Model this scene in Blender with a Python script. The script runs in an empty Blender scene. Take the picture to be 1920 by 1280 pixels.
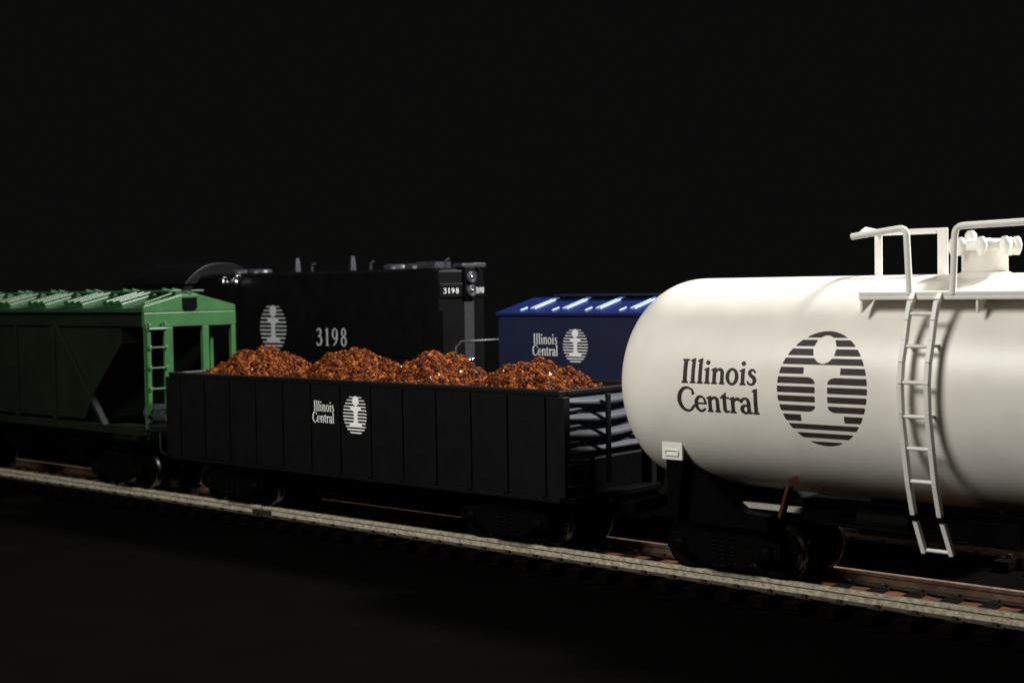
import bpy, math, random
import numpy as np
from mathutils import Vector, Matrix
random.seed(7)
sc = bpy.context.scene
COL = sc.collection
PI = math.pi
# one Blender unit is one centimetre of the model railway
sc.unit_settings.scale_length = 0.01

# ------------------------------------------------------------------ materials
def mat(name, col, rough=.5, metal=0., spec=.5, bump=0., bscale=20., var=0., vscale=8., coat=0., speck=0.):
    m = bpy.data.materials.new(name); m.use_nodes = True
    nt = m.node_tree; b = nt.nodes['Principled BSDF']
    b.inputs['Roughness'].default_value = rough
    b.inputs['Metallic'].default_value = metal
    b.inputs['Specular IOR Level'].default_value = spec
    b.inputs['Coat Weight'].default_value = coat
    tc = nt.nodes.new('ShaderNodeTexCoord')
    n = nt.nodes.new('ShaderNodeTexNoise'); n.inputs['Scale'].default_value = vscale
    n.inputs['Detail'].default_value = 6
    nt.links.new(tc.outputs['Object'], n.inputs['Vector'])
    mx = nt.nodes.new('ShaderNodeMix'); mx.data_type = 'RGBA'
    c = list(col) + [1]
    mx.inputs[6].default_value = [max(0, x*(1-var)) for x in col] + [1]
    mx.inputs[7].default_value = [min(1, x*(1+var)) for x in col] + [1]
    mr = nt.nodes.new('ShaderNodeMapRange'); mr.inputs[1].default_value = .3; mr.inputs[2].default_value = .7
    nt.links.new(n.outputs[0], mr.inputs[0]); nt.links.new(mr.outputs[0], mx.inputs[0])
    last = mx.outputs[2]
    if speck:
        v = nt.nodes.new('ShaderNodeTexNoise'); v.inputs['Scale'].default_value = 26; v.inputs['Detail'].default_value = 3
        nt.links.new(tc.outputs['Object'], v.inputs['Vector'])
        r = nt.nodes.new('ShaderNodeMapRange'); r.inputs[1].default_value = .71; r.inputs[2].default_value = .76
        r.inputs[4].default_value = speck
        nt.links.new(v.outputs[0], r.inputs[0])
        m2 = nt.nodes.new('ShaderNodeMix'); m2.data_type = 'RGBA'
        nt.links.new(r.outputs[0], m2.inputs[0]); nt.links.new(last, m2.inputs[6])
        m2.inputs[7].default_value = (.12, .09, .06, 1); last = m2.outputs[2]
    nt.links.new(last, b.inputs['Base Color'])
    if bump:
        n2 = nt.nodes.new('ShaderNodeTexNoise'); n2.inputs['Scale'].default_value = bscale; n2.inputs['Detail'].default_value = 5
        nt.links.new(tc.outputs['Object'], n2.inputs['Vector'])
        bp = nt.nodes.new('ShaderNodeBump'); bp.inputs['Strength'].default_value = bump; bp.inputs['Distance'].default_value = .05
        nt.links.new(n2.outputs[0], bp.inputs['Height']); nt.links.new(bp.outputs[0], b.inputs['Normal'])
    return m

M = dict(
 tank=mat('cream_white_paint', (.82, .785, .705), .38, var=.05, vscale=1.6, bump=.03, bscale=30, speck=.3),
 tankdet=mat('cream_white_plastic', (.78, .76, .70), .45, var=.03),
 black=mat('black_plastic', (.0016, .0016, .0016), .5, spec=.04, var=.3),
 truck=mat('dull_black_plastic', (.0016, .0015, .0014), .6, spec=.03, var=.4, bump=.2),
 goncoal=mat('satin_black_paint', (.0045, .0045, .0047), .42, spec=.25, var=.2, vscale=3, bump=.03),
 gonribshade=mat('shaded_black_rib_paint', (.0028, .0028, .003), .6, spec=.15),  # rib shading put into a darker black than the panels
 gonlit=mat('lit_black_end_paint', (.034, .038, .048), .55, spec=.22, var=.2),  # black car end, lightened in colour for the light it catches
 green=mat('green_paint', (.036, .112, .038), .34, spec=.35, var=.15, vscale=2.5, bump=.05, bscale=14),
 greenshade=mat('shaded_green_side_paint', (.0062, .0112, .0055), .55, spec=.15, var=.25, vscale=1.2),  # hopper green with the shade of its side put into the colour
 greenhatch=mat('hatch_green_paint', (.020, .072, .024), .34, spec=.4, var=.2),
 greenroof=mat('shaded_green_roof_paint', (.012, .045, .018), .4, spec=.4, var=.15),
 blue=mat('dark_blue_paint', (.012, .017, .046), .42, spec=.3, var=.12, vscale=1.5),
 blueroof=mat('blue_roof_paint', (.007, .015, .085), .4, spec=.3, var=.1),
 blueglint=mat('pale_blue_rib_highlight', (.36, .50, .95), .25, spec=.8, var=.1),  # highlights on the blue roof ribs, painted as a pale colour
 loco=mat('gloss_black_paint', (.0036, .0036, .004), .42, spec=.14, var=.3, vscale=2),
 locodet=mat('dusty_black_metal', (.035, .037, .045), .35, spec=.5, var=.4, vscale=6),
 locolit=mat('lit_grey_end_face', (.028, .028, .031), .4, spec=.4, var=.15),  # black hood end, greyed in colour for the light falling on it
 chrome=mat('bright_metal', (.75, .76, .78), .12, metal=1.),
 steel=mat('polished_wheel_steel', (.14, .135, .13), .22, metal=1., var=.2),
 rail=mat('weathered_nickel_rail', (.43, .385, .28), .55, metal=.1, var=.45, vscale=9, bump=.35, bscale=25, speck=.8),
 railshade=mat('shaded_brown_rail', (.13, .075, .045), .6, metal=.1, var=.4, vscale=5, bump=.3, bscale=25),  # rails lying in shade, the darkness put into the colour
 railfoot=mat('dark_rusty_rail_foot', (.05, .035, .022), .7, metal=0, var=.5, vscale=6),
 cream=mat('dull_cream_plastic', (.36, .33, .29), .5, var=.1),
 tie=mat('brown_plastic_tie', (.0022, .0010, .0008), .8, spec=.02, var=.5, vscale=2.2, bump=.4, bscale=10),
 bed=mat('rust_brown_roadbed', (.060, .018, .006), .9, spec=.1, var=.5, vscale=2, bump=.5, bscale=12),
 spike=mat('dark_spike', (.010, .008, .006), .7),
 ink=mat('dark_brown_lettering', (.042, .030, .028), .55, spec=.2, var=.2),
 white=mat('white_lettering', (.90, .91, .88), .5, spec=.2, var=.03),
 greylet=mat('grey_white_lettering', (.50, .53, .52), .5, spec=.2, var=.1),
 rust=mat('red_brown_pipe', (.05, .013, .008), .6, var=.3),
 table=mat('black_cloth_table', (.0022, .0021, .0019), 1., spec=0., var=.08, vscale=.6),
)
def ore_mat():
    m = bpy.data.materials.new('orange_brown_ore'); m.use_nodes = True
    nt = m.node_tree; b = nt.nodes['Principled BSDF']
    g = nt.nodes.new('ShaderNodeNewGeometry')
    cr = nt.nodes.new('ShaderNodeValToRGB')
    e = cr.color_ramp.elements
    e[0].position = 0; e[0].color = (.02, .004, .002, 1)
    e[1].position = 1; e[1].color = (.38, .115, .014, 1)
    x = e.new(.45); x.color = (.085, .016, .002, 1)
    x = e.new(.8); x.color = (.18, .042, .005, 1)
    nt.links.new(g.outputs['Random Per Island'], cr.inputs[0])
    nt.links.new(cr.outputs[0], b.inputs['Base Color'])
    b.inputs['Specular IOR Level'].default_value = .25
    rr = nt.nodes.new('ShaderNodeMapRange'); rr.inputs[1].default_value = .97; rr.inputs[2].default_value = .975; rr.inputs[3].default_value = .6; rr.inputs[4].default_value = .08
    nt.links.new(g.outputs['Random Per Island'], rr.inputs[0]); nt.links.new(rr.outputs[0], b.inputs['Roughness'])
    sp = nt.nodes.new('ShaderNodeMapRange'); sp.inputs[1].default_value = .97; sp.inputs[2].default_value = .975; sp.inputs[3].default_value = .12; sp.inputs[4].default_value = 1.
    nt.links.new(g.outputs['Random Per Island'], sp.inputs[0]); nt.links.new(sp.outputs[0], b.inputs['Specular IOR Level'])
    return m
M['ore'] = ore_mat()

# ------------------------------------------------------------------ mesh builder
ORG = {}
class MB:
    def __init__(s): s.v = []; s.f = []; s.mi = []; s.sm = []; s.cur = 0; s.blk = []
    def add(s, vs, fs, smooth=False):
        o = len(s.v); s.v += [tuple(p) for p in vs]; s.blk.append((o, len(s.v), len(s.f), len(s.f)+len(fs)))
        for f in fs: s.f.append(tuple(i+o for i in f)); s.mi.append(s.cur); s.sm.append(smooth)
        return s
    def box(s, x0, x1, y0, y1, z0, z1, R=None, c=None):
        vs = [(x, y, z) for x in (x0, x1) for y in (y0, y1) for z in (z0, z1)]
        if R is not None: vs = [tuple(Vector(c) + R @ (Vector(p)-Vector(c))) for p in vs]
        return s.add(vs, [(0,1,3,2),(4,6,7,5),(0,4,5,1),(2,3,7,6),(0,2,6,4),(1,5,7,3)])
    def bar(s, a, b, w, h, up=(0,0,1)):
        a = Vector(a); b = Vector(b); d = (b-a).normalized(); u = Vector(up)
        if abs(d.dot(u)) > .98: u = Vector((1,0,0))
        r = d.cross(u).normalized(); u = r.cross(d)
        vs = [p + r*i*w/2 + u*j*h/2 for p in (a, b) for i in (-1, 1) for j in (-1, 1)]
        return s.add(vs, [(0,1,3,2),(4,6,7,5),(0,4,5,1),(2,3,7,6),(0,2,6,4),(1,5,7,3)])
    def tube(s, pts, r, n=10, cap=True):
        pts = [Vector(p) for p in pts]; rs = r if isinstance(r, (list, tuple)) else [r]*len(pts)
        rings = []; up = None
        for i, p in enumerate(pts):
            d = (pts[min(i+1, len(pts)-1)] - pts[max(i-1, 0)]).normalized()
            if up is None: up = Vector((0,0,1)) if abs(d.z) < .9 else Vector((1,0,0))
            a = d.cross(up).normalized(); up = a.cross(d).normalized()
            rings.append([p + (a*math.cos(t)+up*math.sin(t))*rs[i] for t in [2*PI*k/n for k in range(n)]])
        vs = [q for ring in rings for q in ring]; fs = []
        for i in range(len(pts)-1):
            for k in range(n): fs.append((i*n+k, i*n+(k+1) % n, (i+1)*n+(k+1) % n, (i+1)*n+k))
        s.add(vs, fs, True)
        if cap:
            s.add(rings[0], [tuple(range(n))]); s.add(rings[-1], [tuple(range(n))])
        return s
    def cyl(s, a, b, r, n=24): return s.tube([a, b], r, n)
    def lathe(s, prof, origin, axis='X', n=48):
        # prof: list of (t along axis, radius)
        ox, oy, oz = origin; vs = []; fs = []
        for t, r in prof:
            for k in range(n):
                a = 2*PI*k/n
                if axis == 'X': vs.append((ox+t, oy+r*math.cos(a), oz+r*math.sin(a)))
                elif axis == 'Y': vs.append((ox+r*math.cos(a), oy+t, oz+r*math.sin(a)))
                else: vs.append((ox+r*math.cos(a), oy+r*math.sin(a), oz+t))
        for i in range(len(prof)-1):
            for k in range(n): fs.append((i*n+k, i*n+(k+1) % n, (i+1)*n+(k+1) % n, (i+1)*n+k))
        return s.add(vs, fs, True)
    def prism(s, poly, y0, y1, axis='Y'):
        # poly of (x,z) extruded along y (or (y,z) along x)
        n = len(poly)
        if axis == 'Y': vs = [(x, y0, z) for x, z in poly] + [(x, y1, z) for x, z in poly]
        else: vs = [(y0, x, z) for x, z in poly] + [(y1, x, z) for x, z in poly]
        fs = [tuple(range(n)), tuple(range(2*n-1, n-1, -1))] + [(i, (i+1) % n, n+(i+1) % n, n+i) for i in range(n)]
        return s.add(vs, fs)
    def build(s, name, mats, parent=None, bevel=0., label=None, whole=False):
        """pieces which do not touch become objects of their own, with the same name"""
        nb = len(s.blk)
        if parent is None or whole or nb < 2: return s.link(name, mats, parent, bevel, label)
        bb = []
        for a, b, c, d in s.blk:
            P = np.array(s.v[a:b]); bb.append((P.min(0)-.012, P.max(0)+.012))
        root = list(range(nb))
        def find(i):
            while root[i] != i: i = root[i]
            return i
        for i in range(nb):
            for j in range(i):
                if (bb[i][0] <= bb[j][1]).all() and (bb[j][0] <= bb[i][1]).all(): root[find(i)] = find(j)
        groups = {}
        for i in range(nb): groups.setdefault(find(i), []).append(i)
        if len(groups) == 1: return s.link(name, mats, parent, bevel, label)
        first = None
        for g in groups.values():
            m = MB()
            for i in g:
                a, b, c, d = s.blk[i]; off = len(m.v)-a
                m.v += s.v[a:b]
                for k in range(c, d): m.f.append(tuple(q+off for q in s.f[k])); m.mi.append(s.mi[k]); m.sm.append(s.sm[k])
            o = m.link(name, mats, parent, bevel, label); first = first or o
        return first
    def link(s, name, mats, parent=None, bevel=0., label=None):
        me = bpy.data.meshes.new(name)
        o = ORG.get(parent.name, Vector((0,0,0))) if parent else Vector((0,0,0))
        me.from_pydata([(x-o[0], y-o[1], z-o[2]) for x, y, z in s.v], [], s.f)
        if not isinstance(mats, (list, tuple)): mats = [mats]
        for m in mats: me.materials.append(m)
        for p, mi, sm in zip(me.polygons, s.mi, s.sm): p.material_index = mi; p.use_smooth = sm
        import bmesh
        bm = bmesh.new(); bm.from_mesh(me); bmesh.ops.recalc_face_normals(bm, faces=bm.faces); bm.to_mesh(me); bm.free()
        ob = bpy.data.objects.new(name, me); COL.objects.link(ob)
        if parent: ob.parent = parent
        ORG[ob.name] = Vector(o)
        if label: ob['label'] = label
        if bevel:
            b = ob.modifiers.new('bevel', 'BEVEL'); b.width = bevel; b.segments = 2; b.limit_method = 'ANGLE'; b.angle_limit = math.radians(40)
            b.harden_normals = False
        return ob
def thing(name, loc, label, cat, group=None):
    o = bpy.data.objects.new(name, None); COL.objects.link(o); o.location = loc; o.empty_display_size = .3
    ORG[o.name] = Vector(loc); o['label'] = label; o['category'] = cat
    if group: o['group'] = group
    return o

# ------------------------------------------------------------------ lettering from signed fields
def seg(X, Y, a, b, ra, rb):
    dx, dy = b[0]-a[0], b[1]-a[1]
    t = np.clip(((X-a[0])*dx+(Y-a[1])*dy)/(dx*dx+dy*dy+1e-12), 0, 1)
    return np.hypot(X-a[0]-t*dx, Y-a[1]-t*dy) - (ra+(rb-ra)*t)
def stroke(pts, ws):
    # smooth the polyline a little (Catmull-Rom)
    P = [pts[0]]+list(pts)+[pts[-1]]; W = [ws[0]]+list(ws)+[ws[-1]]; q = []; w = []
    for i in range(1, len(P)-2):
        for t in (0, .25, .5, .75):
            t2, t3 = t*t, t**3
            f = lambda p0, p1, p2, p3: .5*((2*p1)+(-p0+p2)*t+(2*p0-5*p1+4*p2-p3)*t2+(-p0+3*p1-3*p2+p3)*t3)
            q.append((f(*[P[i+k][0] for k in (-1,0,1,2)]), f(*[P[i+k][1] for k in (-1,0,1,2)])))
            w.append(W[i]*(1-t)+W[i+1]*t)
    q.append(P[-2]); w.append(W[-2])
    def F(X, Y):
        r = np.full(X.shape, 9.)
        for i in range(len(q)-1): r = np.minimum(r, seg(X, Y, q[i], q[i+1], w[i], w[i+1]))
        return r
    return F
def line(a, b, r0, r1=None): return lambda X, Y: seg(X, Y, a, b, r0, r0 if r1 is None else r1)
def ell(cx, cy, rx, ry): return lambda X, Y: (np.hypot((X-cx)/rx, (Y-cy)/ry)-1)*min(rx, ry)
def rect(x0, x1, y0, y1): return lambda X, Y: np.maximum(np.abs(X-(x0+x1)/2)-(x1-x0)/2, np.abs(Y-(y0+y1)/2)-(y1-y0)/2)
def convex(pts):
    def F(X, Y):
        r = np.full(X.shape, -9.); A = sum(pts[i][0]*pts[(i+1) % len(pts)][1]-pts[(i+1) % len(pts)][0]*pts[i][1] for i in range(len(pts)))
        for i in range(len(pts)):
            a, b = pts[i], pts[(i+1) % len(pts)]; dx, dy = b[0]-a[0], b[1]-a[1]; L = math.hypot(dx, dy)
            d = ((X-a[0])*dy-(Y-a[1])*dx)/L
            r = np.maximum(r, d if A > 0 else -d)
        return r
    return F
def U(*f): return lambda X, Y: np.minimum.reduce([g(X, Y) for g in f])
def I(*f): return lambda X, Y: np.maximum.reduce([g(X, Y) for g in f])
def sub(a, b): return lambda X, Y: np.maximum(a(X, Y), -b(X, Y))
def serif(cx, y, w, up):
    h = .045*up; w = w*.86
    return U(rect(cx-w/2, cx+w/2, min(y, y+h), max(y, y+h)), convex([(cx-w*.36, y+h*.8), (cx+w*.36, y+h*.8), (cx+.055, y+h*2.4), (cx-.055, y+h*2.4)]))
def flag(x, y): return convex([(x-.075, y-.075), (x+.02, y-.03), (x+.13, y+.03), (x+.13, y-.14), (x-.06, y-.10)])
G = {}
G['I'] = (U(rect(.10,.245,0,1), serif(.172,0,.32,1), serif(.172,1,.32,-1)), .36)
G['l'] = (U(rect(.08,.205,0,1.02), flag(.075,1.03), serif(.142,0,.27,1)), .29)
G['i'] = (U(rect(.08,.205,0,.64), flag(.075,.66), serif(.142,0,.27,1), ell(.142,.88,.078,.082)), .285)
G['n'] = (U(rect(.08,.205,0,.64), flag(.075,.66), serif(.142,0,.26,1), serif(.47,0,.25,1), rect(.41,.532,0,.48),
           stroke([(.18,.46),(.26,.58),(.36,.61),(.44,.57),(.47,.47),(.471,.4)], [.02,.035,.05,.058,.061,.061])), .60)
G['o'] = (sub(ell(.275,.325,.255,.345), ell(.275,.325,.135,.285)), .56)
G['s'] = (stroke([(.34,.53),(.27,.62),(.17,.615),(.11,.52),(.16,.41),(.28,.32),(.33,.2),(.28,.07),(.18,.025),(.08,.06),(.045,.15)],
                 [.022,.03,.04,.055,.06,.065,.06,.042,.032,.03,.022]), .41)
G['C'] = (U(sub(sub(ell(.44,.5,.40,.53), ell(.49,.5,.30,.465)), rect(.62,1.,.2,.76)), line((.70,.93),(.715,.72),.02,.03), line((.655,.12),(.74,.24),.03,.02)), .77)
G['e'] = (U(sub(sub(ell(.275,.325,.255,.345), ell(.30,.325,.155,.285)), rect(.33,.7,.13,.315)), rect(.1,.505,.315,.365)), .54)
G['t'] = (U(rect(.115,.235,.08,.74), convex([(.0,.60),(.36,.60),(.36,.655),(.0,.635)]), convex([(.02,.64),(.235,.84),(.235,.62),(.1,.62)]),
           stroke([(.176,.14),(.20,.06),(.27,.035),(.36,.07)], [.06,.055,.035,.016])), .38)
G['r'] = (U(rect(.08,.205,0,.64), flag(.075,.66), serif(.142,0,.28,1), stroke([(.18,.45),(.26,.57),(.34,.6),(.40,.58)], [.02,.04,.055,.06])), .45)
G['a'] = (U(rect(.30,.42,.1,.46), stroke([(.06,.50),(.12,.60),(.22,.63),(.32,.59),(.36,.45),(.36,.4)], [.05,.04,.035,.05,.06,.06]),
           sub(ell(.21,.18,.20,.195), ell(.235,.185,.095,.13)), stroke([(.36,.12),(.40,.04),(.49,.035)], [.06,.045,.015])), .51)
G['3'] = (U(stroke([(.07,.82),(.14,.94),(.27,.95),(.37,.85),(.36,.68),(.28,.57),(.17,.53)], [.03,.035,.045,.06,.06,.04,.025]),
           stroke([(.17,.53),(.34,.50),(.43,.30),(.36,.10),(.22,.03),(.10,.05),(.04,.14)], [.025,.045,.066,.06,.04,.04,.045])), .56)
G['1'] = (U(rect(.15,.28,0,1), convex([(.05,.86),(.15,.92),(.28,1.02),(.28,.84),(.1,.83)]), serif(.215,0,.32,1)), .46)
G['9'] = (U(sub(ell(.26,.68,.235,.32), ell(.26,.68,.12,.265)), stroke([(.44,.68),(.43,.45),(.34,.2),(.12,.02)], [.058,.06,.045,.025])), .58)
G['8'] = (U(sub(ell(.27,.76,.19,.245), ell(.27,.76,.09,.185)), sub(ell(.27,.265,.235,.285), ell(.27,.265,.12,.215)), line((.14,.62),(.4,.42),.035)), .58)
def word(t, gap=0.):
    fs = []; x = 0
    for ch in t:
        g, a = G[ch]
        fs.append((x, a, g)); x += a+gap
    W = x-gap
    def F(X, Y):
        r = np.full(X.shape, 9.)
        for x0, a, g in fs:
            m = (X > x0-.2) & (X < x0+a+.25)
            if m.any(): r[m] = np.minimum(r[m], g(X[m]-x0, Y[m]))
        return r
    return F, W
BARS = [(-.02,.055),(.075,.13),(.152,.21),(.232,.288),(.313,.37),(.397,.455),(.48,.535),(.562,.615),(.645,.698),(.727,.785),(.81,.855),(.888,.932),(.965,1.02)]
def emblem(dark, hx, hy):
    # field over x in -hx..hx, y in -hy..hy ; dark: draw the bars, else draw the gaps and the figure
    oval = ell(0, 0, hx, hy); Y_ = lambda t: hy-2*hy*t
    bars = []
    for k, (a, b) in enumerate(BARS):
        lim = None
        if k in (4,): lim = .41
        if k in (9,): lim = .48
        if 5 <= k <= 8: lim = .14
        y0, y1 = Y_(b), Y_(a)
        if lim is None: bars.append(rect(-2*hx, 2*hx, y0, y1))
        else:
            for s in (-1, 1):
                xa, xb = sorted((s*lim*hx, s*2*hx)); f = rect(xa, xb, y0, y1)
                if k in (5, 8):
                    # rounded inner corner
                    h = (y1-y0); cy = y0 if k == 5 else y1
                    cx = s*(lim*hx+h*1.3)
                    corner = rect(*sorted((s*lim*hx-s*.01, cx)), y0-.01, y1+.01)
                    f = sub(f, sub(corner, ell(cx, cy, h*1.3, h)))
                bars.append(f)
    head = ell(0, Y_(.157), .25*hx, .243*hy)
    bars = sub(U(*bars), head)
    if dark: return I(oval, bars)
    return sub(oval, bars)
def field_mesh(F, x0, x1, y0, y1, cell, mp):
    nx = max(4, int((x1-x0)/cell)); ny = max(4, int((y1-y0)/cell))
    xs = np.linspace(x0, x1, nx+1); ys = np.linspace(y0, y1, ny+1)
    X, Y = np.meshgrid(xs, ys, indexing='ij'); V = F(X, Y); V = np.where(np.abs(V) < 1e-9, 1e-9, V)
    idx = {}; vs = []; fs = []
    def vert(key, x, y):
        if key not in idx: idx[key] = len(vs); vs.append(mp(x, y))
        return idx[key]
    for i in range(nx):
        for j in range(ny):
            c = [(i, j), (i+1, j), (i+1, j+1), (i, j+1)]; val = [V[a] for a in c]
            if min(val) > 0: continue
            poly = []
            for k in range(4):
                a, b = c[k], c[(k+1) % 4]; va, vb = val[k], val[(k+1) % 4]
                if va < 0: poly.append(vert(a, xs[a[0]], ys[a[1]]))
                if (va < 0) != (vb < 0):
                    t = va/(va-vb); key = (min(a, b), max(a, b))
                    poly.append(vert(key, xs[a[0]]+t*(xs[b[0]]-xs[a[0]]), ys[a[1]]+t*(ys[b[1]]-ys[a[1]])))
            if len(poly) >= 3: fs.append(tuple(poly))
    return vs, fs
def text_on(mb, t, x0, x1, zb, cap, mp, cell, gap=0., bold=0.):
    F, W = word(t, gap); s = (x1-x0)/W
    g = lambda X, Y: F((X-x0)/s, (Y-zb)/cap)-bold
    vs, fs = field_mesh(g, x0-.1*s, x1+.1*s, zb-.06*cap, zb+1.12*cap, cell, mp); mb.add(vs, fs, True)
def emblem_on(mb, dark, cx, cz, hx, hz, mp, cell):
    E = emblem(dark, hx, hz); g = lambda X, Y: E(X-cx, Y-cz)
    vs, fs = field_mesh(g, cx-hx-.02, cx+hx+.02, cz-hz-.02, cz+hz+.02, cell, mp); mb.add(vs, fs, True)

# ------------------------------------------------------------------ shared running gear
def truck(parent, cx, cy, base=1.95, side=1.12, r=.5):
    """one truck: frame mesh with two sideframes and bolster, wheel sets below it"""
    f = MB()
    for s in (-1, 1):
        y = cy+s*side
        f.prism([(cx-base/2-.3, .42), (cx-base/2-.3, .70), (cx-base/2+.1, .78), (cx-.35, .98), (cx+.35, .98), (cx+base/2-.1, .78),
                 (cx+base/2+.3, .70), (cx+base/2+.3, .42), (cx+base/2-.12, .42), (cx+.42, .20), (cx-.42, .20), (cx-base/2+.12, .42)], y-.09, y+.09)
        for sx in (-1, 1):
            f.lathe([(-.05, 0), (-.05, .15), (.05, .15), (.09, .10), (.09, 0)] if s > 0 else [(.05, 0), (.05, .15), (-.05, .15), (-.09, .10), (-.09, 0)],
                    (cx+sx*base/2, y+s*.1, .52), 'Y', 16)
        for k in (-.22, 0, .22):
            f.tube([(cx+k, y+s*.04, .28+.04*q) for q in range(12)], [.085 if q % 2 else .055 for q in range(12)], 8)
    f.box(cx-.22, cx+.22, cy-side, cy+side, .55, .9)
    f.box(cx-.5, cx+.5, cy-.4, cy+.4, .9, 1.15)
    fr = f.build('truck', M['truck'], parent, bevel=.015)
    for s in (-1, 1):
        w = MB()
        w.cur = 0
        w.lathe([(-1.0, .06), (1.0, .06)], (cx+s*base/2, cy, .5), 'Y', 12)
        for t in (-1, 1):
            yy = t*.82
            prof = [(yy-t*.16, .06), (yy-t*.16, .56), (yy-t*.09, .57), (yy-t*.07, .51), (yy+t*.08, .495), (yy+t*.09, .46), (yy+t*.05, .40), (yy+t*.02, .18), (yy+t*.05, .10), (yy+t*.05, 0)]
            w.lathe(prof, (cx+s*base/2, cy, .5), 'Y', 40)
        o = w.build('wheel_set', [M['steel'] if False else M['truck']], fr)
        # bright tread ring
        tr = MB()
        for t in (-1, 1):
            yy = t*.82
            tr.lathe([(yy-t*.165, .50), (yy-t*.165, .573), (yy-t*.085, .573), (yy-t*.066, .513), (yy+t*.08, .499)], (cx+s*base/2, cy, .5), 'Y', 40)
        tr.build('wheel_tread', M['steel'], fr)
    return fr
def coupler(parent, x, cy, d):
    m = MB(); m.box(min(x, x+d*.55), max(x, x+d*.55), cy-.1, cy+.1, .78, .98)
    m.prism([(x+d*.5, .0), (x+d*.78, .0), (x+d*.86, .12), (x+d*.80, .28), (x+d*.70, .28), (x+d*.72, .14), (x+d*.5, .14)], 0, 1)
    k = len(m.v)-14
    for i in range(k, len(m.v)):
        X, Y, Z = m.v[i]; m.v[i] = (X, cy-.12+Z, .70+Y*.36)
    return m.build('coupler', M['black'], parent, bevel=.02)

# ================================================================== tank car (front track, X -17 .. -3.6)
TX = -10.35; ZC = 3.63; R = 2.04
tank = thing('tank_car', (TX, 0, 0), 'white model tank car with domed manway, side ladder and dark brown Illinois Central lettering', 'tank car')
m = MB(); prof = []
xl, xr = -16.15, 2*TX+16.15; hd = 1.46; pw = 2/2.25
for k in range(0, 19):
    a = PI/2*k/18; prof.append((xl-hd*max(0, math.cos(a))**pw, R*math.sin(a)**pw))
prof += [(xl+(xr-xl)*k/8, R) for k in range(1, 8)]
for k in range(18, -1, -1):
    a = PI/2*k/18; prof.append((xr+hd*max(0, math.cos(a))**pw, R*math.sin(a)**pw))
m.lathe(prof, (0, 0, ZC), 'X', 128)
barrel = m.build('tank', M['tank'], tank)
def on_tank(x, z): return (x, -math.sqrt(max(.01, (R+.006)**2-(z-ZC)**2)), z)
m = MB()
text_on(m, 'Illinois', -15.43, -13.79, 3.735, .435, on_tank, .012, .02, .014)
text_on(m, 'Central', -15.53, -13.74, 3.215, .435, on_tank, .012, .0, .014)
m.build('lettering', M['ink'], barrel, whole=True)
m = MB(); emblem_on(m, True, -12.49, 3.71, .875, 1.0, on_tank, .014); m.build('emblem', M['ink'], barrel)
# welded seam bands (very slight)
# platform along the side
m = MB()
m.box(-11.90, -8.6, -1.78, -1.02, 5.32, 5.39)
m.box(-11.90, -8.6, -1.78, -1.73, 5.25, 5.32)
m.box(-11.90, -8.6, 1.02, 1.78, 5.32, 5.39)
for x in (-11.86, -9.8, -8.65):
    for s in (-1, 1): m.prism([(s*1.75, 5.31), (s*1.2, 5.31), (s*1.75, 5.02)], x-.025, x+.025, 'X')
m.build('platform', M['tankdet'], tank, bevel=.015)
# ladder
Lp = [(-1.74,5.33),(-1.88,5.22),(-2.01,4.9),(-2.10,4.57),(-2.22,4.22),(-2.27,3.87),(-2.24,3.38),(-2.12,2.8),(-1.99,2.22),(-1.80,1.66)]
def yz(z):
    for (y0, z0), (y1, z1) in zip(Lp, Lp[1:]):
        if z1 <= z <= z0: t = (z0-z)/(z0-z1); return y0+(y1-y0)*t
    return Lp[-1][0]
m = MB()
LX, RX = -10.89, -10.42
for x in (LX, RX):
    for (a, b) in zip(Lp, Lp[1:]): m.bar((x, a[0], a[1]), (x, b[0], b[1]), .085, .12, (0, -1, 0))
for z in (5.02, 4.49, 3.90, 3.34, 2.80, 2.24):
    m.cyl((LX-.05, yz(z), z), (RX+.05, yz(z), z), .036, 10)
for x in (LX, RX):
    for z in (4.49, 3.34): m.bar((x, yz(z), z), (x, -math.sqrt(R*R-(z-ZC)**2)+.05, z), .05, .05)
m.build('ladder', M['tankdet'], tank, bevel=.01)
m = MB()
for x, x2 in ((LX+.02, LX+.10), (RX+.03, RX+.12)):
    m.bar((x, -1.79, 1.57), (x2, -1.62, 1.0), .075, .10, (0, -1, 0))
m.cyl((LX+.07, -1.62, 1.04), (RX+.15, -1.62, 1.04), .034, 10)
m.build('step', M['tankdet'], tank)
m = MB()
for x in (LX, RX): m.box(x-.065, x+.075, -1.86, -1.72, 1.56, 1.67)
m.build('ladder_clamp', M['black'], tank)
def grab(pts):
    P = [Vector(p) for p in pts]; out = []
    for i in range(len(P)):
        if 0 < i < len(P)-1:
            a = P[i]+(P[i-1]-P[i]).normalized()*.14; b = P[i]+(P[i+1]-P[i]).normalized()*.14
            for t in (0, .25, .5, .75, 1): out.append(a*(1-t)**2+P[i]*2*t*(1-t)+b*t*t)
        else: out.append(P[i])
    MB().tube(out, .055, 12).build('grab_rail', M['tankdet'], tank)
grab([(-10.97, -1.75, 5.33), (-11.05, -1.70, 6.46), (-12.06, -1.70, 6.34)])
grab([(-10.21, -1.75, 5.33), (-10.19, -1.70, 6.45), (-8.8, -1.70, 6.48)])
# flat railing frame behind the ladder
m = MB()
m.box(-12.61, -12.47, .17, .24, 5.35, 6.50); m.box(-11.38, -11.19, .17, .24, 5.35, 6.50)
m.box(-12.46, -11.39, .175, .235, 6.40, 6.50)
m.build('railing_frame', M['tankdet'], tank, bevel=.02)
m = MB()
m.tube([(-12.54, .2, 6.46), (-12.50, -.35, 6.50), (-12.3, -.9, 6.42)], .05, 10)
m.build('railing_arm', M['tankdet'], tank)
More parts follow.
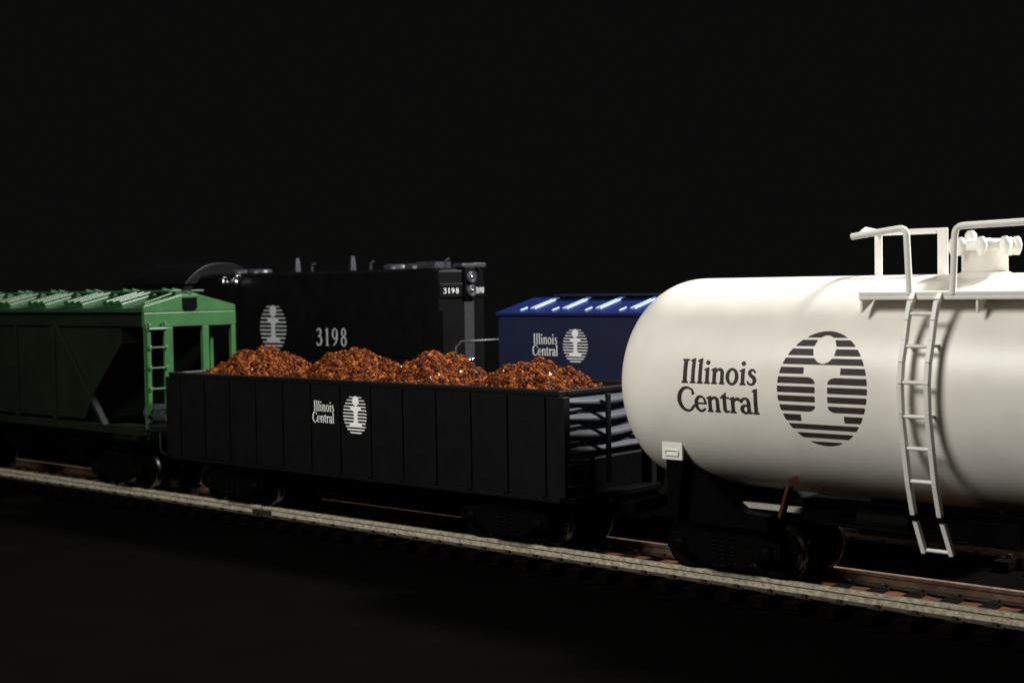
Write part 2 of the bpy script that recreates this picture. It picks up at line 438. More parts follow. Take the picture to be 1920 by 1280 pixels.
# manway dome
m = MB()
m.lathe([(5.5, .39), (6.06, .39), (6.06, .46), (6.10, .49), (6.20, .49), (6.24, .45), (6.27, .3), (6.28, 0)], (-10.42, 0, 0), 'Z', 40)
dome = m.build('manway', M['tankdet'], tank)
for k in range(8):
    a = 2*PI*k/8+.3; px, py = -10.42+.52*math.cos(a), .52*math.sin(a)
    b = MB(); b.tube([(px, py, 5.98), (px, py, 6.07), (px, py, 6.16), (px, py, 6.22), (px, py, 6.27), (px, py, 6.30)], [.05, .085, .1, .085, .07, .04], 10)
    b.build('eye_bolt', M['tankdet'], dome)
b = MB(); b.tube([(-10.62, -.12, 6.24), (-10.62, -.12, 6.36), (-10.62, -.12, 6.42)], [.11, .10, .05], 12); b.build('valve', M['tankdet'], dome)
# reinforcing pad under the dome
m = MB(); m.lathe([(5.3, .62), (5.62, .55), (5.70, .40)], (-10.42, 0, 0), 'Z', 40); m.build('dome_pad', M['tank'], tank)
# underframe, saddles, placard, pipes
m = MB()
for s in (-1, 1):
    cx = TX+s*4.75
    m.prism([(TX+s*5.6, 1.0), (TX+s*5.6, 2.15), (TX+s*5.3, 2.18), (TX+s*4.55, 1.55), (TX+s*4.2, 1.30), (TX+s*3.65, 1.26), (TX+s*3.65, 1.0)], -1.42, 1.42)
m.build('saddle', M['black'], tank)
m = MB()
m.box(TX-6.75, TX-3.6, -.4, .4, 1.02, 1.3); m.box(TX+3.6, TX+6.75, -.4, .4, 1.02, 1.3)
m.box(TX-6.78, TX-6.6, -1.5, 1.5, 1.05, 1.3); m.box(TX+6.6, TX+6.78, -1.5, 1.5, 1.05, 1.3)
m.box(TX-3.6, TX+3.6, -.22, .22, 1.05, 1.45)
m.build('underframe', M['black'], tank, bevel=.02)
m = MB(); m.bar((-13.78, -1.25, 1.25), (-13.42, -1.48, 1.98), .10, .10); m.bar((-13.47, -1.5, 1.95), (-13.32, -1.38, 2.0), .15, .15)
m.build('brake_pipe', M['rust'], tank)
m = MB(); m.box(-15.0, -13.5, -1.05, -.95, 1.33, 1.43); m.build('stub_sill', M['cream'], tank)
m = MB(); m.cyl((-12.6, -.35, 1.2), (-11.6, -.35, 1.2), .27, 20); m.box(-10.3, -9.4, -1.0, -.4, 1.1, 1.5); m.box(-9.2, -8.2, -.9, .9, 1.2, 1.42)
m.cyl((-13.6, -.8, 1.15), (-9.0, -.8, 1.12), .035, 8)
m.build('brake_gear', M['truck'], tank, bevel=.02)
m = MB()
m.box(-16.10, -15.63, -1.74, -1.68, 2.22, 2.64); plac = m.build('placard_board', M['tankdet'], tank, bevel=.015)
m = MB(); m.box(-16.02, -15.71, -1.765, -1.742, 2.30, 2.33); m.box(-16.02, -15.71, -1.765, -1.742, 2.40, 2.42)
m.box(-15.735, -15.70, -1.765, -1.742, 2.335, 2.40); m.box(-16.03, -16.0, -1.765, -1.742, 2.335, 2.40)
m.build('placard_holder', M['tankdet'], plac)
m = MB(); m.prism([(-16.02, 1.15), (-15.80, 1.15), (-15.66, 2.22), (-16.04, 2.22)], -1.675, -1.60); m.build('placard_bracket', M['black'], tank)
for s in (-1, 1): truck(tank, TX+s*4.75, 0)
coupler(tank, TX-6.75, 0, -1); coupler(tank, TX+6.75, 0, 1)

# ================================================================== gondola (front track)
gx0, gx1, gt, gb = -32.35, -18.80, 3.42, 1.20
gon = thing('gondola_car', ((gx0+gx1)/2, 0, 0), 'black open-top model gondola with ribbed sides and white Illinois Central lettering, loaded with ore', 'gondola')
m = MB()
m.box(gx0, gx1, -1.575, -1.42, gb, gt-.08); m.box(gx0, gx1, 1.42, 1.575, gb, gt-.08)
m.box(gx0+.02, gx1-.1, -1.42, 1.42, gb+.1, gb+.3)
body = m.build('side_panel', M['goncoal'], gon, bevel=.01)
m = MB()
for s in (-1, 1):
    m.box(gx0-.03, gx1+.03, s*1.46-.13, s*1.46+.13, gt-.12, gt)
m.box(gx0-.05, gx0+.12, -1.33, 1.33, gt-.12, gt-.003); m.box(gx1-.12, gx1+.05, -1.33, 1.33, gt-.12, gt-.003)
m.build('top_rail', M['goncoal'], gon, bevel=.025)
m = MB()
nr = 13
for k in range(nr):
    x = gx0+.42+(gx1-gx0-.84)*k/(nr-1)
    for s in (-1, 1):
        y0, y1 = sorted((s*1.572, s*1.625))
        m.prism([(x-.075, gb-.0), (x+.075, gb-.0), (x+.075, gt-.122), (x-.075, gt-.122)], y0, y1)
for s in (-1, 1):
    y0, y1 = sorted((s*1.50, s*1.59)); m.box(gx0, gx1, y0, y1, gb-.10, gb-.002)
m.build('side_rib', M['gonribshade'], gon, bevel=.01)
# ends : tapered pressed ribs
for xe, s in ((gx1, 1), (gx0, -1)):
    m = MB(); m.box(min(xe-s*.1, xe), max(xe-s*.1, xe), -1.42, 1.42, gb, 1.9); m.build('end_bulkhead', M['black'], gon)
    m = MB(); m.box(min(xe-s*.1, xe), max(xe-s*.1, xe), -1.42, 1.42, 1.902, gt-.12)
    e = m.build('end_panel', M['gonlit'], gon)
    m = MB()
    for k in range(4):
        zc = gt-.25-.345*k
        n = 20
        for j in range(n):      # a rib which swells and narrows along Y
            def sec(t):
                y = -1.38+2.76*t; w = .035+.085*math.sin(t*PI) if k < 3 else .06; d = .05+.12*math.sin(t*PI) if k < 3 else .11
                return [(xe, y, zc+.07), (xe+s*d*.6, y, zc+.03-w*.25), (xe+s*d, y, zc+.02-w*.8), (xe+s*d*.8, y, zc+.02-w*1.25), (xe, y, zc-w*1.4)]
            a, b = sec(j/n), sec((j+1)/n); m.add(a+b, [(q, q+1, q+6, q+5) for q in range(4)], True)
        # secondary dart ribs
        if k < 3:
            for (ya, yb) in ((-1.38, -.62), (1.38, .62)):
                m.tube([(xe+s*.01, ya, zc-.19), (xe+s*.03, (ya+yb)/2, zc-.17), (xe+s*.01, yb, zc-.15)], [.045, .035, .01], 8)
    m.build('end_rib', M['gonlit'], e, whole=True)
    m = MB(); 
    for y in (-1.50, 1.50, ): m.box(min(xe, xe+s*.16), max(xe, xe+s*.16), y-.1, y+.1, gb, gt-.125)
    m.box(min(xe+s*.19, xe+s*.27), max(xe+s*.19, xe+s*.27), -.28, -.16, gb+.2, gt-.13)
    m.build('end_post', M['goncoal'], gon, bevel=.02)
    m = MB(); m.box(min(xe, xe+s*.35), max(xe, xe+s*.35), -1.5, 1.5, gb-.12, gb+.02); m.build('end_sill', M['black'], gon, bevel=.02)
    coupler(gon, xe+s*.1, 0, s)
    m = MB()
    for z in (1.45, 1.9, 2.35): m.tube([(xe+s*.2, -1.55, z), (xe+s*.28, -1.5, z), (xe+s*.28, -1.1, z), (xe+s*.18, -1.05, z)], .022, 6)
    m.build('grab_iron', M['goncoal'], gon)
flat = lambda Y: (lambda x, z: (x, Y, z))
RX_ = [gx0+.42+(gx1-gx0-.84)*k/(nr-1) for k in range(nr)]
def on_side(x, z): return (x, -1.631 if min(abs(x-q) for q in RX_) < .10 else -1.580, z)
m = MB()
text_on(m, 'Illinois', -26.47, -25.74, 2.66, .245, on_side, .008, .055)
text_on(m, 'Central', -26.53, -25.74, 2.39, .245, on_side, .009)
m.build('lettering', M['white'], gon)
m = MB(); emblem_on(m, False, -24.98, 2.63, .435, .47, on_side, .010); m.build('emblem', M['white'], gon)
m = MB(); m.box(gx0+.2, gx1-.2, -.2, .2, gb-.3, gb+.12); m.box(-27.3, -26.2, -.9, -.3, .5, .83); m.cyl((-24.6, -.6, .6), (-23.6, -.6, .6), .22, 16)
m.build('underframe', M['truck'], gon, bevel=.02)
truck(gon, gx0+2.1, 0); truck(gon, gx1-1.9, 0)

# ---- ore piles
def ore(name, xc, hw, h, label, seed):
    rnd = random.Random(seed); m = MB()
    base = 3.02; W = 1.34
    def H(x, y):
        u = (x-xc)/hw
        p = max(0., 1-abs(u)**1.75)
        q = max(0., 1-abs(y/1.5)**2.2)
        return base + (h-base)*p*q + .08*math.sin(x*5+seed)*math.cos(y*6)+.06*math.sin(x*12+y*8+seed)*math.cos(y*10-x*4)
    nx, ny = 46, 34
    vs = []
    for i in range(nx+1):
        for j in range(ny+1):
            x = xc-hw+2*hw*i/nx; y = -W+2*W*j/ny
            vs.append((x, y, H(x, y)-.07+rnd.uniform(-.03, .03)))
    m.add(vs, [(i*(ny+1)+j, (i+1)*(ny+1)+j, (i+1)*(ny+1)+j+1, i*(ny+1)+j+1) for i in range(nx) for j in range(ny)])
    # loose grains
    ico = [(0,0,1),(.89,0,.45),(.28,.85,.45),(-.72,.53,.45),(-.72,-.53,.45),(.28,-.85,.45),(.72,.53,-.45),(-.28,.85,-.45),(-.89,0,-.45),(-.28,-.85,-.45),(.72,-.53,-.45),(0,0,-1)]
    icf = [(0,1,2),(0,2,3),(0,3,4),(0,4,5),(0,5,1),(1,6,2),(2,6,7),(2,7,3),(3,7,8),(3,8,4),(4,8,9),(4,9,5),(5,9,10),(5,10,1),(1,10,6),(6,11,7),(7,11,8),(8,11,9),(9,11,10),(10,11,6)]
    for k in range(7500):
        x = xc+hw*rnd.uniform(-1, 1); y = rnd.uniform(-W, W)
        if rnd.random() < .35: y = rnd.uniform(-W, 0)
        s = rnd.choice([.018, .022, .028, .035, .045, .058])*rnd.uniform(.8, 1.2)
        z = H(x, y)-.03+rnd.uniform(0, .05)
        sx, sy, sz = [s*rnd.uniform(.6, 1.25) for _ in range(3)]
        Rm = Matrix.Rotation(rnd.uniform(0, 6), 3, 'X') @ Matrix.Rotation(rnd.uniform(0, 6), 3, 'Z')
        m.add([tuple(Vector((x, y, z))+Rm @ Vector((a*sx, b*sy, c*sz))) for a, b, c in ico], icf)
    o = m.build(name, M['ore'])
    o['label'] = label; o['category'] = 'ore pile'; o['group'] = 'heaps of ore loaded in the black gondola'
ore('ore_pile', -30.30, 1.86, 3.97, 'leftmost heap of orange-brown crumbled ore in the gondola, beside the green hopper', 1)
ore('ore_pile', -26.75, 1.66, 4.00, 'rounded heap of orange-brown ore in the gondola, second from left, below the big 3198', 2)
ore('ore_pile', -23.85, 1.52, 3.98, 'third heap of orange-brown ore from the left, in front of the locomotive end', 3)
ore('ore_pile', -20.75, 1.62, 3.85, 'rightmost heap of orange-brown ore in the gondola, in front of the blue boxcar', 4)

# ================================================================== green covered hopper
hx1, hx0 = -33.5, -48.0; eave = 4.98; peak = 5.50
hop = thing('covered_hopper', ((hx0+hx1)/2, 0, 0), 'green model covered hopper car with roof hatches, open end frame and corner ladder', 'hopper car')
m = MB()
def sidepoly(): return [(hx0+1.2, 4.66), (-34.72, 4.66), (-34.72, 4.15), (-36.15, 2.75), (-36.7, 1.95), (hx0+3.2, 1.95), (hx0+1.2, 4.1)]
for s in (-1, 1): m.prism(sidepoly(), s*1.44-.04, s*1.44+.04)
m.build('side_sheet', M['greenshade'], hop)
m = MB()   # sloping end sheets and floor of the bins
m.add([(-34.72, -1.4, 4.15), (-34.72, 1.4, 4.15), (-36.9, 1.4, 1.9), (-36.9, -1.4, 1.9)], [(0,1,2,3)])
m.add([(-34.72, -1.4, 4.66), (-34.72, 1.4, 4.66), (-34.72, 1.4, 4.15), (-34.72, -1.4, 4.15)], [(0,1,2,3)])
m.build('slope_sheet', M['greenshade'], hop)
m = MB()
for s in (-1, 1):
    y0, y1 = s*1.51-.06, s*1.51+.06
    m.box(hx0, hx1-.13, y0, y1, 4.62, 4.93)
    m.box(hx0, hx1, y0, y1, 1.62, 1.86)
    for x in (-40.34, -38.22, -42.5, -44.6): m.box(x-.1, x+.1, y0, y1, 1.86, 4.62)
    m.bar((-38.05, s*1.53, 4.75), (-35.55, s*1.53, 1.8), .12, .2, (0, 1, 0))
m.build('side_frame', M['greenshade'], hop, bevel=.02)
# end frame
m = MB()
for xe, d in ((hx1, -1), (hx0, 1)):
    a, b = sorted((xe, xe+d*.12)); 
    m.box(a, b, -1.55, 1.55, 4.60, 5.0)
m.build('end_beam', M['green'], hop, bevel=.015)
m = MB()
for xe, d in ((hx1, -1), (hx0, 1)):
    a, b = sorted((xe+d*.02, xe+d*.13)); m.prism([(-1.55, 5.02), (1.55, 5.02), (1.55, 5.17), (.25, peak-.02), (-.25, peak-.02), (-1.55, 5.17)], a, b, 'X')
m.build('end_gable', M['green'], hop, bevel=.01)
m = MB(); m.box(hx1-.3, hx1+.012, -.27, .20, 5.09, 5.40); m.box(hx1+.012, hx1+.05, -.2, .12, 5.04, 5.10)
m.build('roof_bracket', M['black'], hop)
for y, w in ((-.72, .11), (.50, .11), (1.03, .06), (1.47, .08)):
    m = MB(); dx = 0 if w > .07 else .45
    m.box(hx1-.14-dx, hx1-.02-dx, y-w, y+w, 1.75, 4.598); m.build('end_post', M['green'], hop, bevel=.015)
for s in (-1, 1):
    m = MB(); m.box(hx1-.06, hx1+.02, s*1.49-.06, s*1.49+.06, 1.8, 4.598) if s < 0 else m.box(hx1-.5, hx1-.45, s*1.0-.02, s*1.0+.02, 4.2, 4.5)
    m.build('corner_post', M['green'], hop, bevel=.01)
# ladder at the near corner of the end
m = MB()
xs = hx1+.10
m.box(xs-.05, xs+.03, -1.55, -1.43, 2.0, 4.5); m.box(xs-.05, xs+.03, -1.0, -.93, 2.0, 4.5)
for z in (2.35, 2.92, 3.49, 4.05, 4.56):
    m.cyl((xs+.06, -1.52, z), (xs+.06, -.94, z), .028 if z < 4.5 else .05, 8)
for y in (-1.49, -.965):
    for z in (2.35, 2.92, 3.49, 4.05, 4.64): m.box(xs+.03, xs+.10, y-.04, y+.04, z-.05, z+.05)
    m.box(xs-.05, xs+.03, y-.02, y+.02, 4.5, 4.75)
m.build('ladder', M['green'], hop, bevel=.01)
# roof
m = MB()
m.prism([(-1.57, 5.02), (1.57, 5.02), (1.57, 5.12), (.2, peak-.06), (-.2, peak-.06), (-1.57, 5.12)], hx0, hx1-.14, 'X')
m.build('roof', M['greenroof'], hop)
# hatches across the roof slope
k = 0; x = -34.75
while x > hx0+.6:
    m = MB(); ang = math.atan2(peak-.06-5.12, 1.37)
    for s in (-1, 1):
        def P(xx, t, hgt):   # t 0 at the eave .. 1 at ridge
            y = s*(1.57-1.37*t); z = 5.12+(peak-.06-5.12)*t
            return (xx, y-s*0+s*math.sin(ang)*hgt, z+math.cos(ang)*hgt)
        def slab(xa, xb, t0, t1, h0, h1):
            vs = [P(xx, t, h) for xx in (xa, xb) for t in (t0, t1) for h in (h0, h1)]
            m.add(vs, [(0,1,3,2),(4,6,7,5),(0,4,5,1),(2,3,7,6),(0,2,6,4),(1,5,7,3)])
        slab(x-.95, x, .12, .9, -.01, .10)
        for q in (0., .33, .66):
            slab(x-.92+q, x-.92+q+.22, .10, .94, .10, .19)
    m.build('roof_hatch', M['greenhatch'], hop, bevel=.02)
    m = MB()
    for q in (-.14, -.62): m.tube([P(x+q+.1, .05, .22), P(x+q+.1, .5, .24), P(x+q+.1, .97, .22)], .035, 8)
    m.build('hatch_bar', M['green'], hop)
    x -= 2.02; k += 1
m = MB(); m.tube([(hx1-.2, -1.4, 5.26), (hx1-.2, -.5, 5.52)], .035, 8); m.tube([(hx1-.06, -1.5, 5.20), (hx1-.06, -.30, 5.47)], .03, 8)
m.build('roof_grab', M['green'], hop)
m = MB(); m.box(hx0, hx1+.05, .0, .42, peak+.06, peak+.11); m.box(hx0, hx1-.4, -.42, -.02, peak+.06, peak+.11)
m.build('running_board', M['green'], hop, bevel=.01)
m = MB(); m.box(hx0, hx1, -.25, .25, 1.2, 1.65); m.box(hx1-.12, hx1+.02, -1.5, 1.5, 1.5, 1.74); m.box(hx1-2.2, hx1-.13, -1.35, 1.35, 1.62, 1.7)
m.build('underframe', M['greenshade'], hop, bevel=.02)
m = MB()
for x in (-38.5, -41.5, -44.5):
    m.add([(x-1.3, -1.3, 1.6), (x+1.3, -1.3, 1.6), (x+1.3, 1.3, 1.6), (x-1.3, 1.3, 1.6), (x-.35, -.6, .5), (x+.35, -.6, .5), (x+.35, .6, .5), (x-.35, .6, .5)],
          [(0,1,5,4),(1,2,6,5),(2,3,7,6),(3,0,4,7),(4,5,6,7)])
m.build('hopper_bay', M['truck'], hop)
m = MB(); m.cyl((hx1-1.6, -.3, 2.1), (hx1-.5, -.3, 2.1), .28, 16); m.tube([(hx1+.1, -1.2, 1.7), (hx1+.12, -1.2, 1.2), (hx1+.1, -.9, 1.0)], .03, 6)
for y, z in ((-1.60, 1.98), (-1.60, 2.2), (-.93, 2.18)): m.lathe([(0, .05), (.06, .05), (.09, .03), (.09, 0)], (hx1+.1, y, z), 'X', 10)
m.build('brake_gear', M['locodet'], hop)
truck(hop, hx1-2.1, 0); truck(hop, hx0+2.1, 0); coupler(hop, hx1, 0, 1)

# ================================================================== track 2: blue boxcar
Y2 = 5.94
bx0, bx1 = -25.86, -11.6
box = thing('boxcar', ((bx0+bx1)/2, Y2, 0), 'dark blue model boxcar with painted highlights on its roof ribs and white lettering, behind the tank car', 'boxcar')
m = MB(); m.box(bx0, bx1, Y2-1.53, Y2+1.53, 1.35, 4.78); body = m.build('body', M['blue'], box, bevel=.02)
m = MB(); m.prism([(Y2-1.60, 4.78), (Y2+1.60, 4.78), (Y2+1.60, 4.86), (Y2+.0, 5.24), (Y2-1.60, 4.86)], bx0-.05, bx1+.05, 'X')
roof = m.build('roof', M['blueroof'], box, bevel=.015)
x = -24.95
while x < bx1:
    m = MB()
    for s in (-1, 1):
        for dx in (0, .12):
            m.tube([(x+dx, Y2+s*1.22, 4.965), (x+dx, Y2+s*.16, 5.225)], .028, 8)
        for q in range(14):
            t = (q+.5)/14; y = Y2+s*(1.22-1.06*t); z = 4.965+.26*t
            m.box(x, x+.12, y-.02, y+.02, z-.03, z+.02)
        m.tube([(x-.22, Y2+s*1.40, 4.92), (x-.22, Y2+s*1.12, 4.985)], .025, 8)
    m.build('roof_rib', M['blueglint'], roof)
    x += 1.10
m = MB(); m.box(bx0+.9, bx1-.4, Y2-.28, Y2+.28, 5.28, 5.32); m.build('running_board', M['blue'], box)
yb = flat(Y2-1.537)
m = MB()
text_on(m, 'Illinois', -24.62, -23.80, 4.045, .27, yb, .009, .05)
text_on(m, 'Central', -24.66, -23.78, 3.745, .27, yb, .010)
m.build('lettering', M['white'], body)
m = MB(); emblem_on(m, False, -23.20, 4.02, .41, .455, yb, .010); m.build('emblem', M['white'], body)
m = MB(); m.box(-19.6, -17.4, Y2-1.60, Y2-1.531, 1.5, 4.6); m.build('door', M['blue'], box, bevel=.02)
m = MB(); m.box(bx0+.3, bx1-.3, Y2-1.5, Y2+1.5, 1.05, 1.34); m.build('underframe', M['truck'], box)
truck(box, bx0+2.2, Y2); truck(box, bx1-2.2, Y2); coupler(box, bx0, Y2, -1)

# ================================================================== track 2: locomotive
lo = thing('diesel_locomotive', (-36.5, Y2, 0), 'black model diesel locomotive numbered 3198 with round emblem and twin headlights, behind the gondola', 'locomotive')
ex = -28.38; hw = .95; cc = .21; hl = -42.0
m = MB()
poly = [(hl, -hw), (ex-.28, -hw), (ex, -cc), (ex, cc), (ex-.28, hw), (hl, hw)]
n = len(poly)
vs = [(x, Y2+y, 1.55) for x, y in poly]+[(x, Y2+y, 6.02) for x, y in poly]+[(x-(.06 if x > -30 else 0), Y2+y*.86, 6.12) for x, y in poly]
fs = [tuple(range(2*n, 3*n))]+[(r*n+i, r*n+(i+1) % n, (r+1)*n+(i+1) % n, (r+1)*n+i) for r in (0, 1) for i in range(n)]
m.add(vs, fs); hood = m.build('hood', M['loco'], lo, bevel=.03)
yh = flat(Y2-hw-.007)
m = MB(); emblem_on(m, False, -36.07, 4.36, .66, .77, yh, .014); m.build('emblem', M['greylet'], hood)
m = MB(); text_on(m, '3198', -33.98, -32.55, 3.83, .54, yh, .012, .14); m.build('road_number', M['greylet'], hood)
# hood doors
m = MB()
x = -42
while x < -29.2:
    m.box(x+.05, x+.78, Y2-hw-.022, Y2-hw-.001, 2.0, 3.4 if -37 < x < -32 else 4.9) ; x += .85
m.box(-29.2, -28.72, Y2-hw-.03, Y2-hw-.001, 2.2, 5.95)
m.build('hood_door', M['loco'], hood, bevel=.01)
m = MB(); m.box(ex-.005, ex+.02, Y2-cc+.01, Y2+cc-.01, 1.9, 5.15); m.build('lit_end_face', M['locolit'], hood, bevel=.01)  # thin plate added to carry the painted light on the hood end
# number boards on the chamfers
import mathutils
for s in (-1, 1):
    a = Vector((ex-.28, Y2+s*hw, 0)); b = Vector((ex, Y2+s*cc, 0)); d = (b-a).normalized(); nrm = Vector((d.y, -d.x, 0)); 
    if nrm.x < 0: nrm = -nrm
    L = (b-a).length
    m = MB()
    def Q(u, z, o): p = a+d*u+nrm*o; return (p.x, p.y, z)
    m.add([Q(u, z, o) for u in (.02, L-.04) for z in (5.27, 5.67) for o in (.002, .04)], [(0,1,3,2),(4,6,7,5),(0,4,5,1),(2,3,7,6),(0,2,6,4),(1,5,7,3)])
    bd = m.build('number_board', M['loco'], hood, bevel=.015)
    m = MB()
    if s < 0: text_on(m, '3198', .14, L-.16, 5.39, .15, lambda u, z: Q(u, z, .046), .006, .16)
    else: text_on(m, '3198', .10, L-.10, 5.38, .17, lambda u, z: Q(L-u, z, .046), .006, .16)
    o = m.build('number', M['white'], bd)
# headlight casting with two lamps
m = MB(); m.box(ex-.05, ex+.10, Y2-.20, Y2+.20, 5.2, 6.16); hlt = m.build('headlight_housing', M['loco'], lo, bevel=.03)
for z in (5.84, 5.45):
    m = MB(); m.lathe([(0, .17), (.07, .17), (.07, .13), (.03, .06), (.02, 0)], (ex+.10, Y2+.0, z), 'X', 20); m.build('headlight_rim', M['locodet'], hlt)
    m = MB(); m.lathe([(0, .075), (.04, .055), (.055, .02), (.058, 0)], (ex+.13, Y2+.0, z), 'X', 16); m.build('headlight_lens', M['chrome'], hlt)
m = MB(); m.box(ex-.35, ex+.06, Y2-.3, Y2+.25, 6.13, 6.24); m.box(ex-.2, ex+.02, Y2+.25, Y2+.75, 6.12, 6.26); m.build('light_visor', M['locodet'], lo, bevel=.03)
m = MB()
for x in (-35.95, -33.3):
    m.tube([(x, Y2, 6.1), (x, Y2, 6.42), (x, Y2, 6.57)], [.12, .085, .06], 12)
    m.build('exhaust_stack', M['locodet'], lo); m = MB()
# roof details: fans, radiator grids, lift rings, horn
for x in (-31.3, -30.4):
    m = MB(); m.lathe([(6.1, .42), (6.24, .42), (6.27, .36), (6.25, .1), (6.28, 0)], (x, Y2, 0), 'Z', 24); m.build('roof_fan', M['locodet'], lo)
for x in (-37.9, -38.8):
    m = MB(); m.lathe([(6.1, .42), (6.22, .42), (6.25, .36), (6.23, 0)], (x, Y2, 0), 'Z', 24); m.build('roof_fan', M['locodet'], lo)
m = MB()
for q in range(8): m.box(-29.65+q*.09, -29.60+q*.09, Y2-.75, Y2-.1, 6.12, 6.30)
m.box(-29.68, -28.95, Y2-.78, Y2-.73, 6.12, 6.31)
m.build('roof_grille', M['locodet'], lo)
m = MB()
for x in (-28.75, -31.9, -34.6): m.tube([(x, Y2-.55, 6.1), (x+.02, Y2-.55, 6.32), (x+.1, Y2-.5, 6.38)], .045, 8)
m.build('lift_ring', M['locodet'], lo)
for xa, r0 in ((-38.35, .13), (-37.68, .17)):
    m = MB(); m.lathe([(-.35, .04), (-.12, .07), (0, r0), (.03, r0), (.0, r0*.8), (-.08, .04), (-.08, 0)], (xa, Y2-1.08, 5.90), 'X', 20)
    m.build('air_horn', M['chrome'], lo)
m = MB(); m.box(-38.9, -37.8, Y2-1.02, Y2-.94, 5.80, 5.86); m.build('horn_bracket', M['loco'], lo)
# cab at the far end with an arched roof
cx0, cx1 = -43.4, -40.0
m = MB(); m.box(cx0, cx1, Y2-1.5, Y2+1.5, 2.0, 5.80); m.build('cab', M['loco'], lo, bevel=.03)
m = MB()
arc = [(Y2+1.58*math.sin(t), 5.72+.78*(math.cos(t)-0)*1.0) for t in [-PI/2+PI*k/24 for k in range(25)]]
arc = [(y, 5.80+.72*(1-abs((y-Y2)/1.58)**2.4)) for y in [Y2-1.58+3.16*k/24 for k in range(25)]]
m.prism(arc+[(Y2+1.5, 5.79), (Y2-1.5, 5.79)], cx0-.1, cx1+.1, 'X'); m.build('cab_roof', M['loco'], lo, bevel=.03)
# walkway, end platform, handrails, tank
m = MB(); m.box(-45.4, -26.9, Y2-1.5, Y2+1.5, 1.78, 1.95); m.box(-27.0, -26.9, Y2-1.45, Y2+1.45, .7, 1.78); m.build('walkway', M['loco'], lo, bevel=.02)
m = MB(); m.box(-37.8, -33.2, Y2-1.2, Y2+1.2, .6, 1.5); m.build('fuel_tank', M['loco'], lo, bevel=.15)
m = MB()
m.tube([(-27.5, Y2-1.5, 2.0), (-27.5, Y2-1.48, 3.9), (-27.42, Y2-1.35, 4.06), (-27.15, Y2-.3, 4.07), (-27.15, Y2+1.4, 4.07), (-27.2, Y2+1.48, 3.9), (-27.2, Y2+1.48, 2.0)], .03, 8)
m.tube([(-27.15, Y2-.4, 2.98), (-27.15, Y2+1.45, 2.98)], .025, 8)
m.build('end_handrail', M['locodet'], lo)
m = MB()
m.tube([(-40, Y2-1.45, 3.35), (-28.2, Y2-1.45, 3.35)], .02, 6)
for x in (-39.5, -37, -34.5, -32, -29.5, -28.2): m.tube([(x, Y2-1.45, 1.95), (x, Y2-1.45, 3.35)], .02, 6)
m.build('side_handrail', M['loco'], lo)
m = MB(); m.lathe([(0, .09), (.05, .07), (.07, 0)], (ex+.03, Y2+.05, 3.45), 'X', 14); m.build('end_glint', M['chrome'], lo)  # small bright disc added as a glint on the hood end
truck(lo, -30.8, Y2, 3.0); truck(lo, -41.0, Y2, 3.0); coupler(lo, -26.9, Y2, 1)

# ================================================================== tracks
def track(yc, x0, x1, label, joint):
    t = thing('railway_track', ((x0+x1)/2, yc, -.5), label, 'railway track')
    m = MB()
    prof = [(-.125,-.25),(.125,-.25),(.125,-.225),(.02,-.205),(.02,-.09),(.06,-.07),(.06,-.01),(.045,0),(-.045,0),(-.06,-.01),(-.06,-.07),(-.02,-.09),(-.02,-.205),(-.125,-.225)]
    for s in (-1, 1):
        for a, b in ((x0, joint-.02), (joint+.02, x1)):
            m = MB(); m.prism([(yc+s*.85+y, z) for y, z in prof], a, b, 'X')
            for k, f in enumerate(m.f):
                if len(f) == 4 and max(m.v[i][2] for i in f) < -.19: m.mi[k] = 1
            m.build('rail', [M['rail'] if (s < 0 and yc == 0) else M['railshade'], M['railfoot']], t)
        m = MB()
        for q in (-1, 1): m.box(joint-.35, joint+.35, yc+s*.85+q*.075-.02, yc+s*.85+q*.075+.02, -.22, -.10)
        m.build('rail_joiner', M['spike'], t)
    tie0 = None
    n = int((x1-x0)/.72); pitch = (x1-x0)/n
    rnd = random.Random(int(yc*10)+3)
    for k in range(n):
        x = x0+pitch*(k+.5)
        if tie0 is None:
            m = MB(); m.box(x-.17, x+.17, yc-1.5, yc+1.5, -.43, -.252)
            m.cur = 1
            for s in (-1, 1):
                for q in (-1, 1):
                    yy = yc+s*.85+q*.155
                    m.box(x-.05, x+.05, yy-.035, yy+.035, -.252, -.175); m.box(x-.16, x+.16, yy-.045, yy+.045, -.252, -.232)
            tie0 = m.build('tie', [M['tie'], M['spike']], t, whole=True); base = x; o = tie0
        else:
            o = tie0.copy(); COL.objects.link(o); o.parent = t
        o.location.x = (x-base)+rnd.uniform(-.03, .03)
        o.rotation_euler.z = 0
    return t
track(0, -49.5, -2.2, 'near railway track with a bright cream rail, carrying the tank car, gondola and green hopper', -29.4)
track(Y2, -49.5, -2.2, 'far railway track carrying the black locomotive and blue boxcar, rail seen under the tank', -17.2)
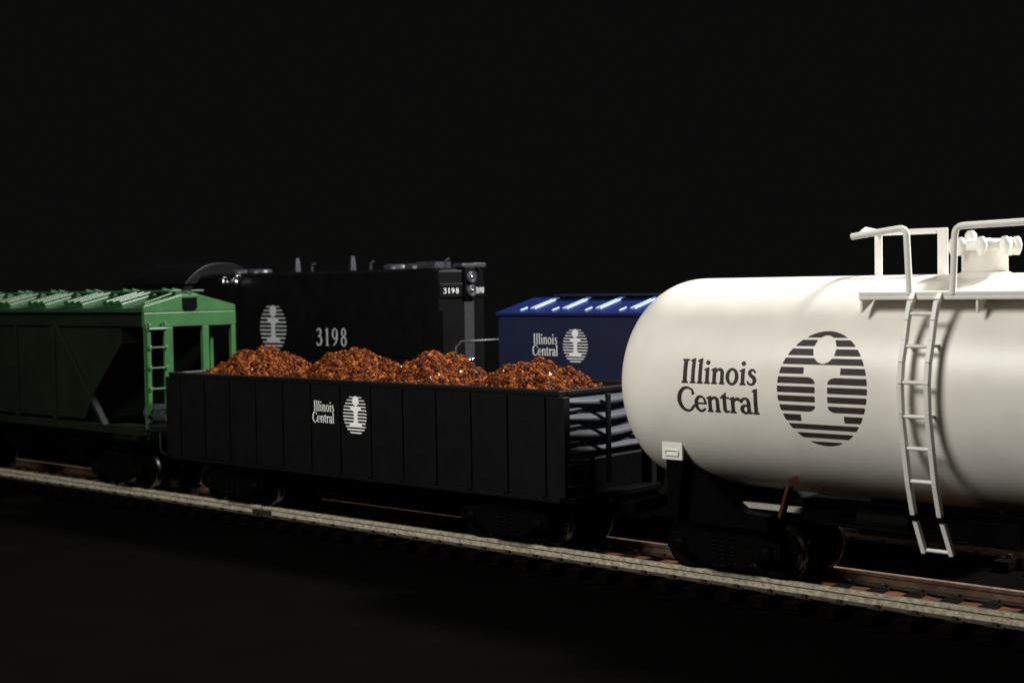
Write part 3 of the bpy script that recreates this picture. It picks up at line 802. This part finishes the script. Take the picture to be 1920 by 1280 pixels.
# ballast between the rails of the near track
def bed(yc):
    m = MB(); nx, ny = 240, 12; rnd = random.Random(5); vs = []
    for i in range(nx+1):
        for j in range(ny+1):
            edge = j in (0, ny)
            vs.append((-50+48*i/nx, yc-.72+1.44*j/ny, -.47 if edge else -.268+rnd.uniform(-.015, .012)))
    m.add(vs, [(i*(ny+1)+j, (i+1)*(ny+1)+j, (i+1)*(ny+1)+j+1, i*(ny+1)+j+1) for i in range(nx) for j in range(ny)])
    o = m.build('roadbed', M['bed']); o['kind'] = 'structure'; o['label'] = 'rust brown roadbed between the rails'
bed(0); bed(Y2)
# ================================================================== table
m = MB(); m.box(-130, 30, -90, 15, -4, -.475)
o = m.build('table_top', M['table']); o['kind'] = 'structure'; o['label'] = 'matte black table surface'

# ================================================================== light
def area(name, loc, target, size, power, col=(1, 1, 1)):
    l = bpy.data.lights.new(name, 'AREA'); l.shape = 'DISK'; l.size = size; l.energy = power; l.color = col
    o = bpy.data.objects.new(name, l); COL.objects.link(o); o.location = loc
    o.rotation_euler = (Vector(target)-Vector(loc)).to_track_quat('-Z', 'Y').to_euler()
    return o
area('key_lamp', (-23, -29, 23), (-19, 0, 3), 13, 10200, (1, .975, .93))
area('back_lamp', (4, 25, 37), (-22, 2, 4), 7, 62000, (1, .985, .96))
w = bpy.data.worlds.new('World'); sc.world = w; w.use_nodes = True
bg = w.node_tree.nodes['Background']; bg.inputs[0].default_value = (.0036, .0035, .0033, 1); bg.inputs[1].default_value = 1

# ================================================================== camera
cam = bpy.data.cameras.new('camera'); co = bpy.data.objects.new('camera', cam); COL.objects.link(co); sc.camera = co
F = Vector((-.66407123, .74660807, -.03982186)); Rr = Vector((.74753551, .66401755, -.01647252)); Uu = Vector((-.0141439, .04070718, .99907101))
co.matrix_world = Matrix(((Rr.x, Uu.x, -F.x, 0), (Rr.y, Uu.y, -F.y, -24.1178), (Rr.z, Uu.z, -F.z, 5.6182), (0, 0, 0, 1)))
cam.sensor_width = 36; cam.lens = 2687.5*36/1920; cam.clip_start = .5; cam.clip_end = 8000
cam.dof.use_dof = True; cam.dof.focus_distance = 28; cam.dof.aperture_fstop = .50
sc.view_settings.view_transform = 'Standard'; sc.view_settings.look = 'None'; sc.view_settings.exposure = 0; sc.view_settings.gamma = 1
sc.render.resolution_x = 1024; sc.render.resolution_y = 682
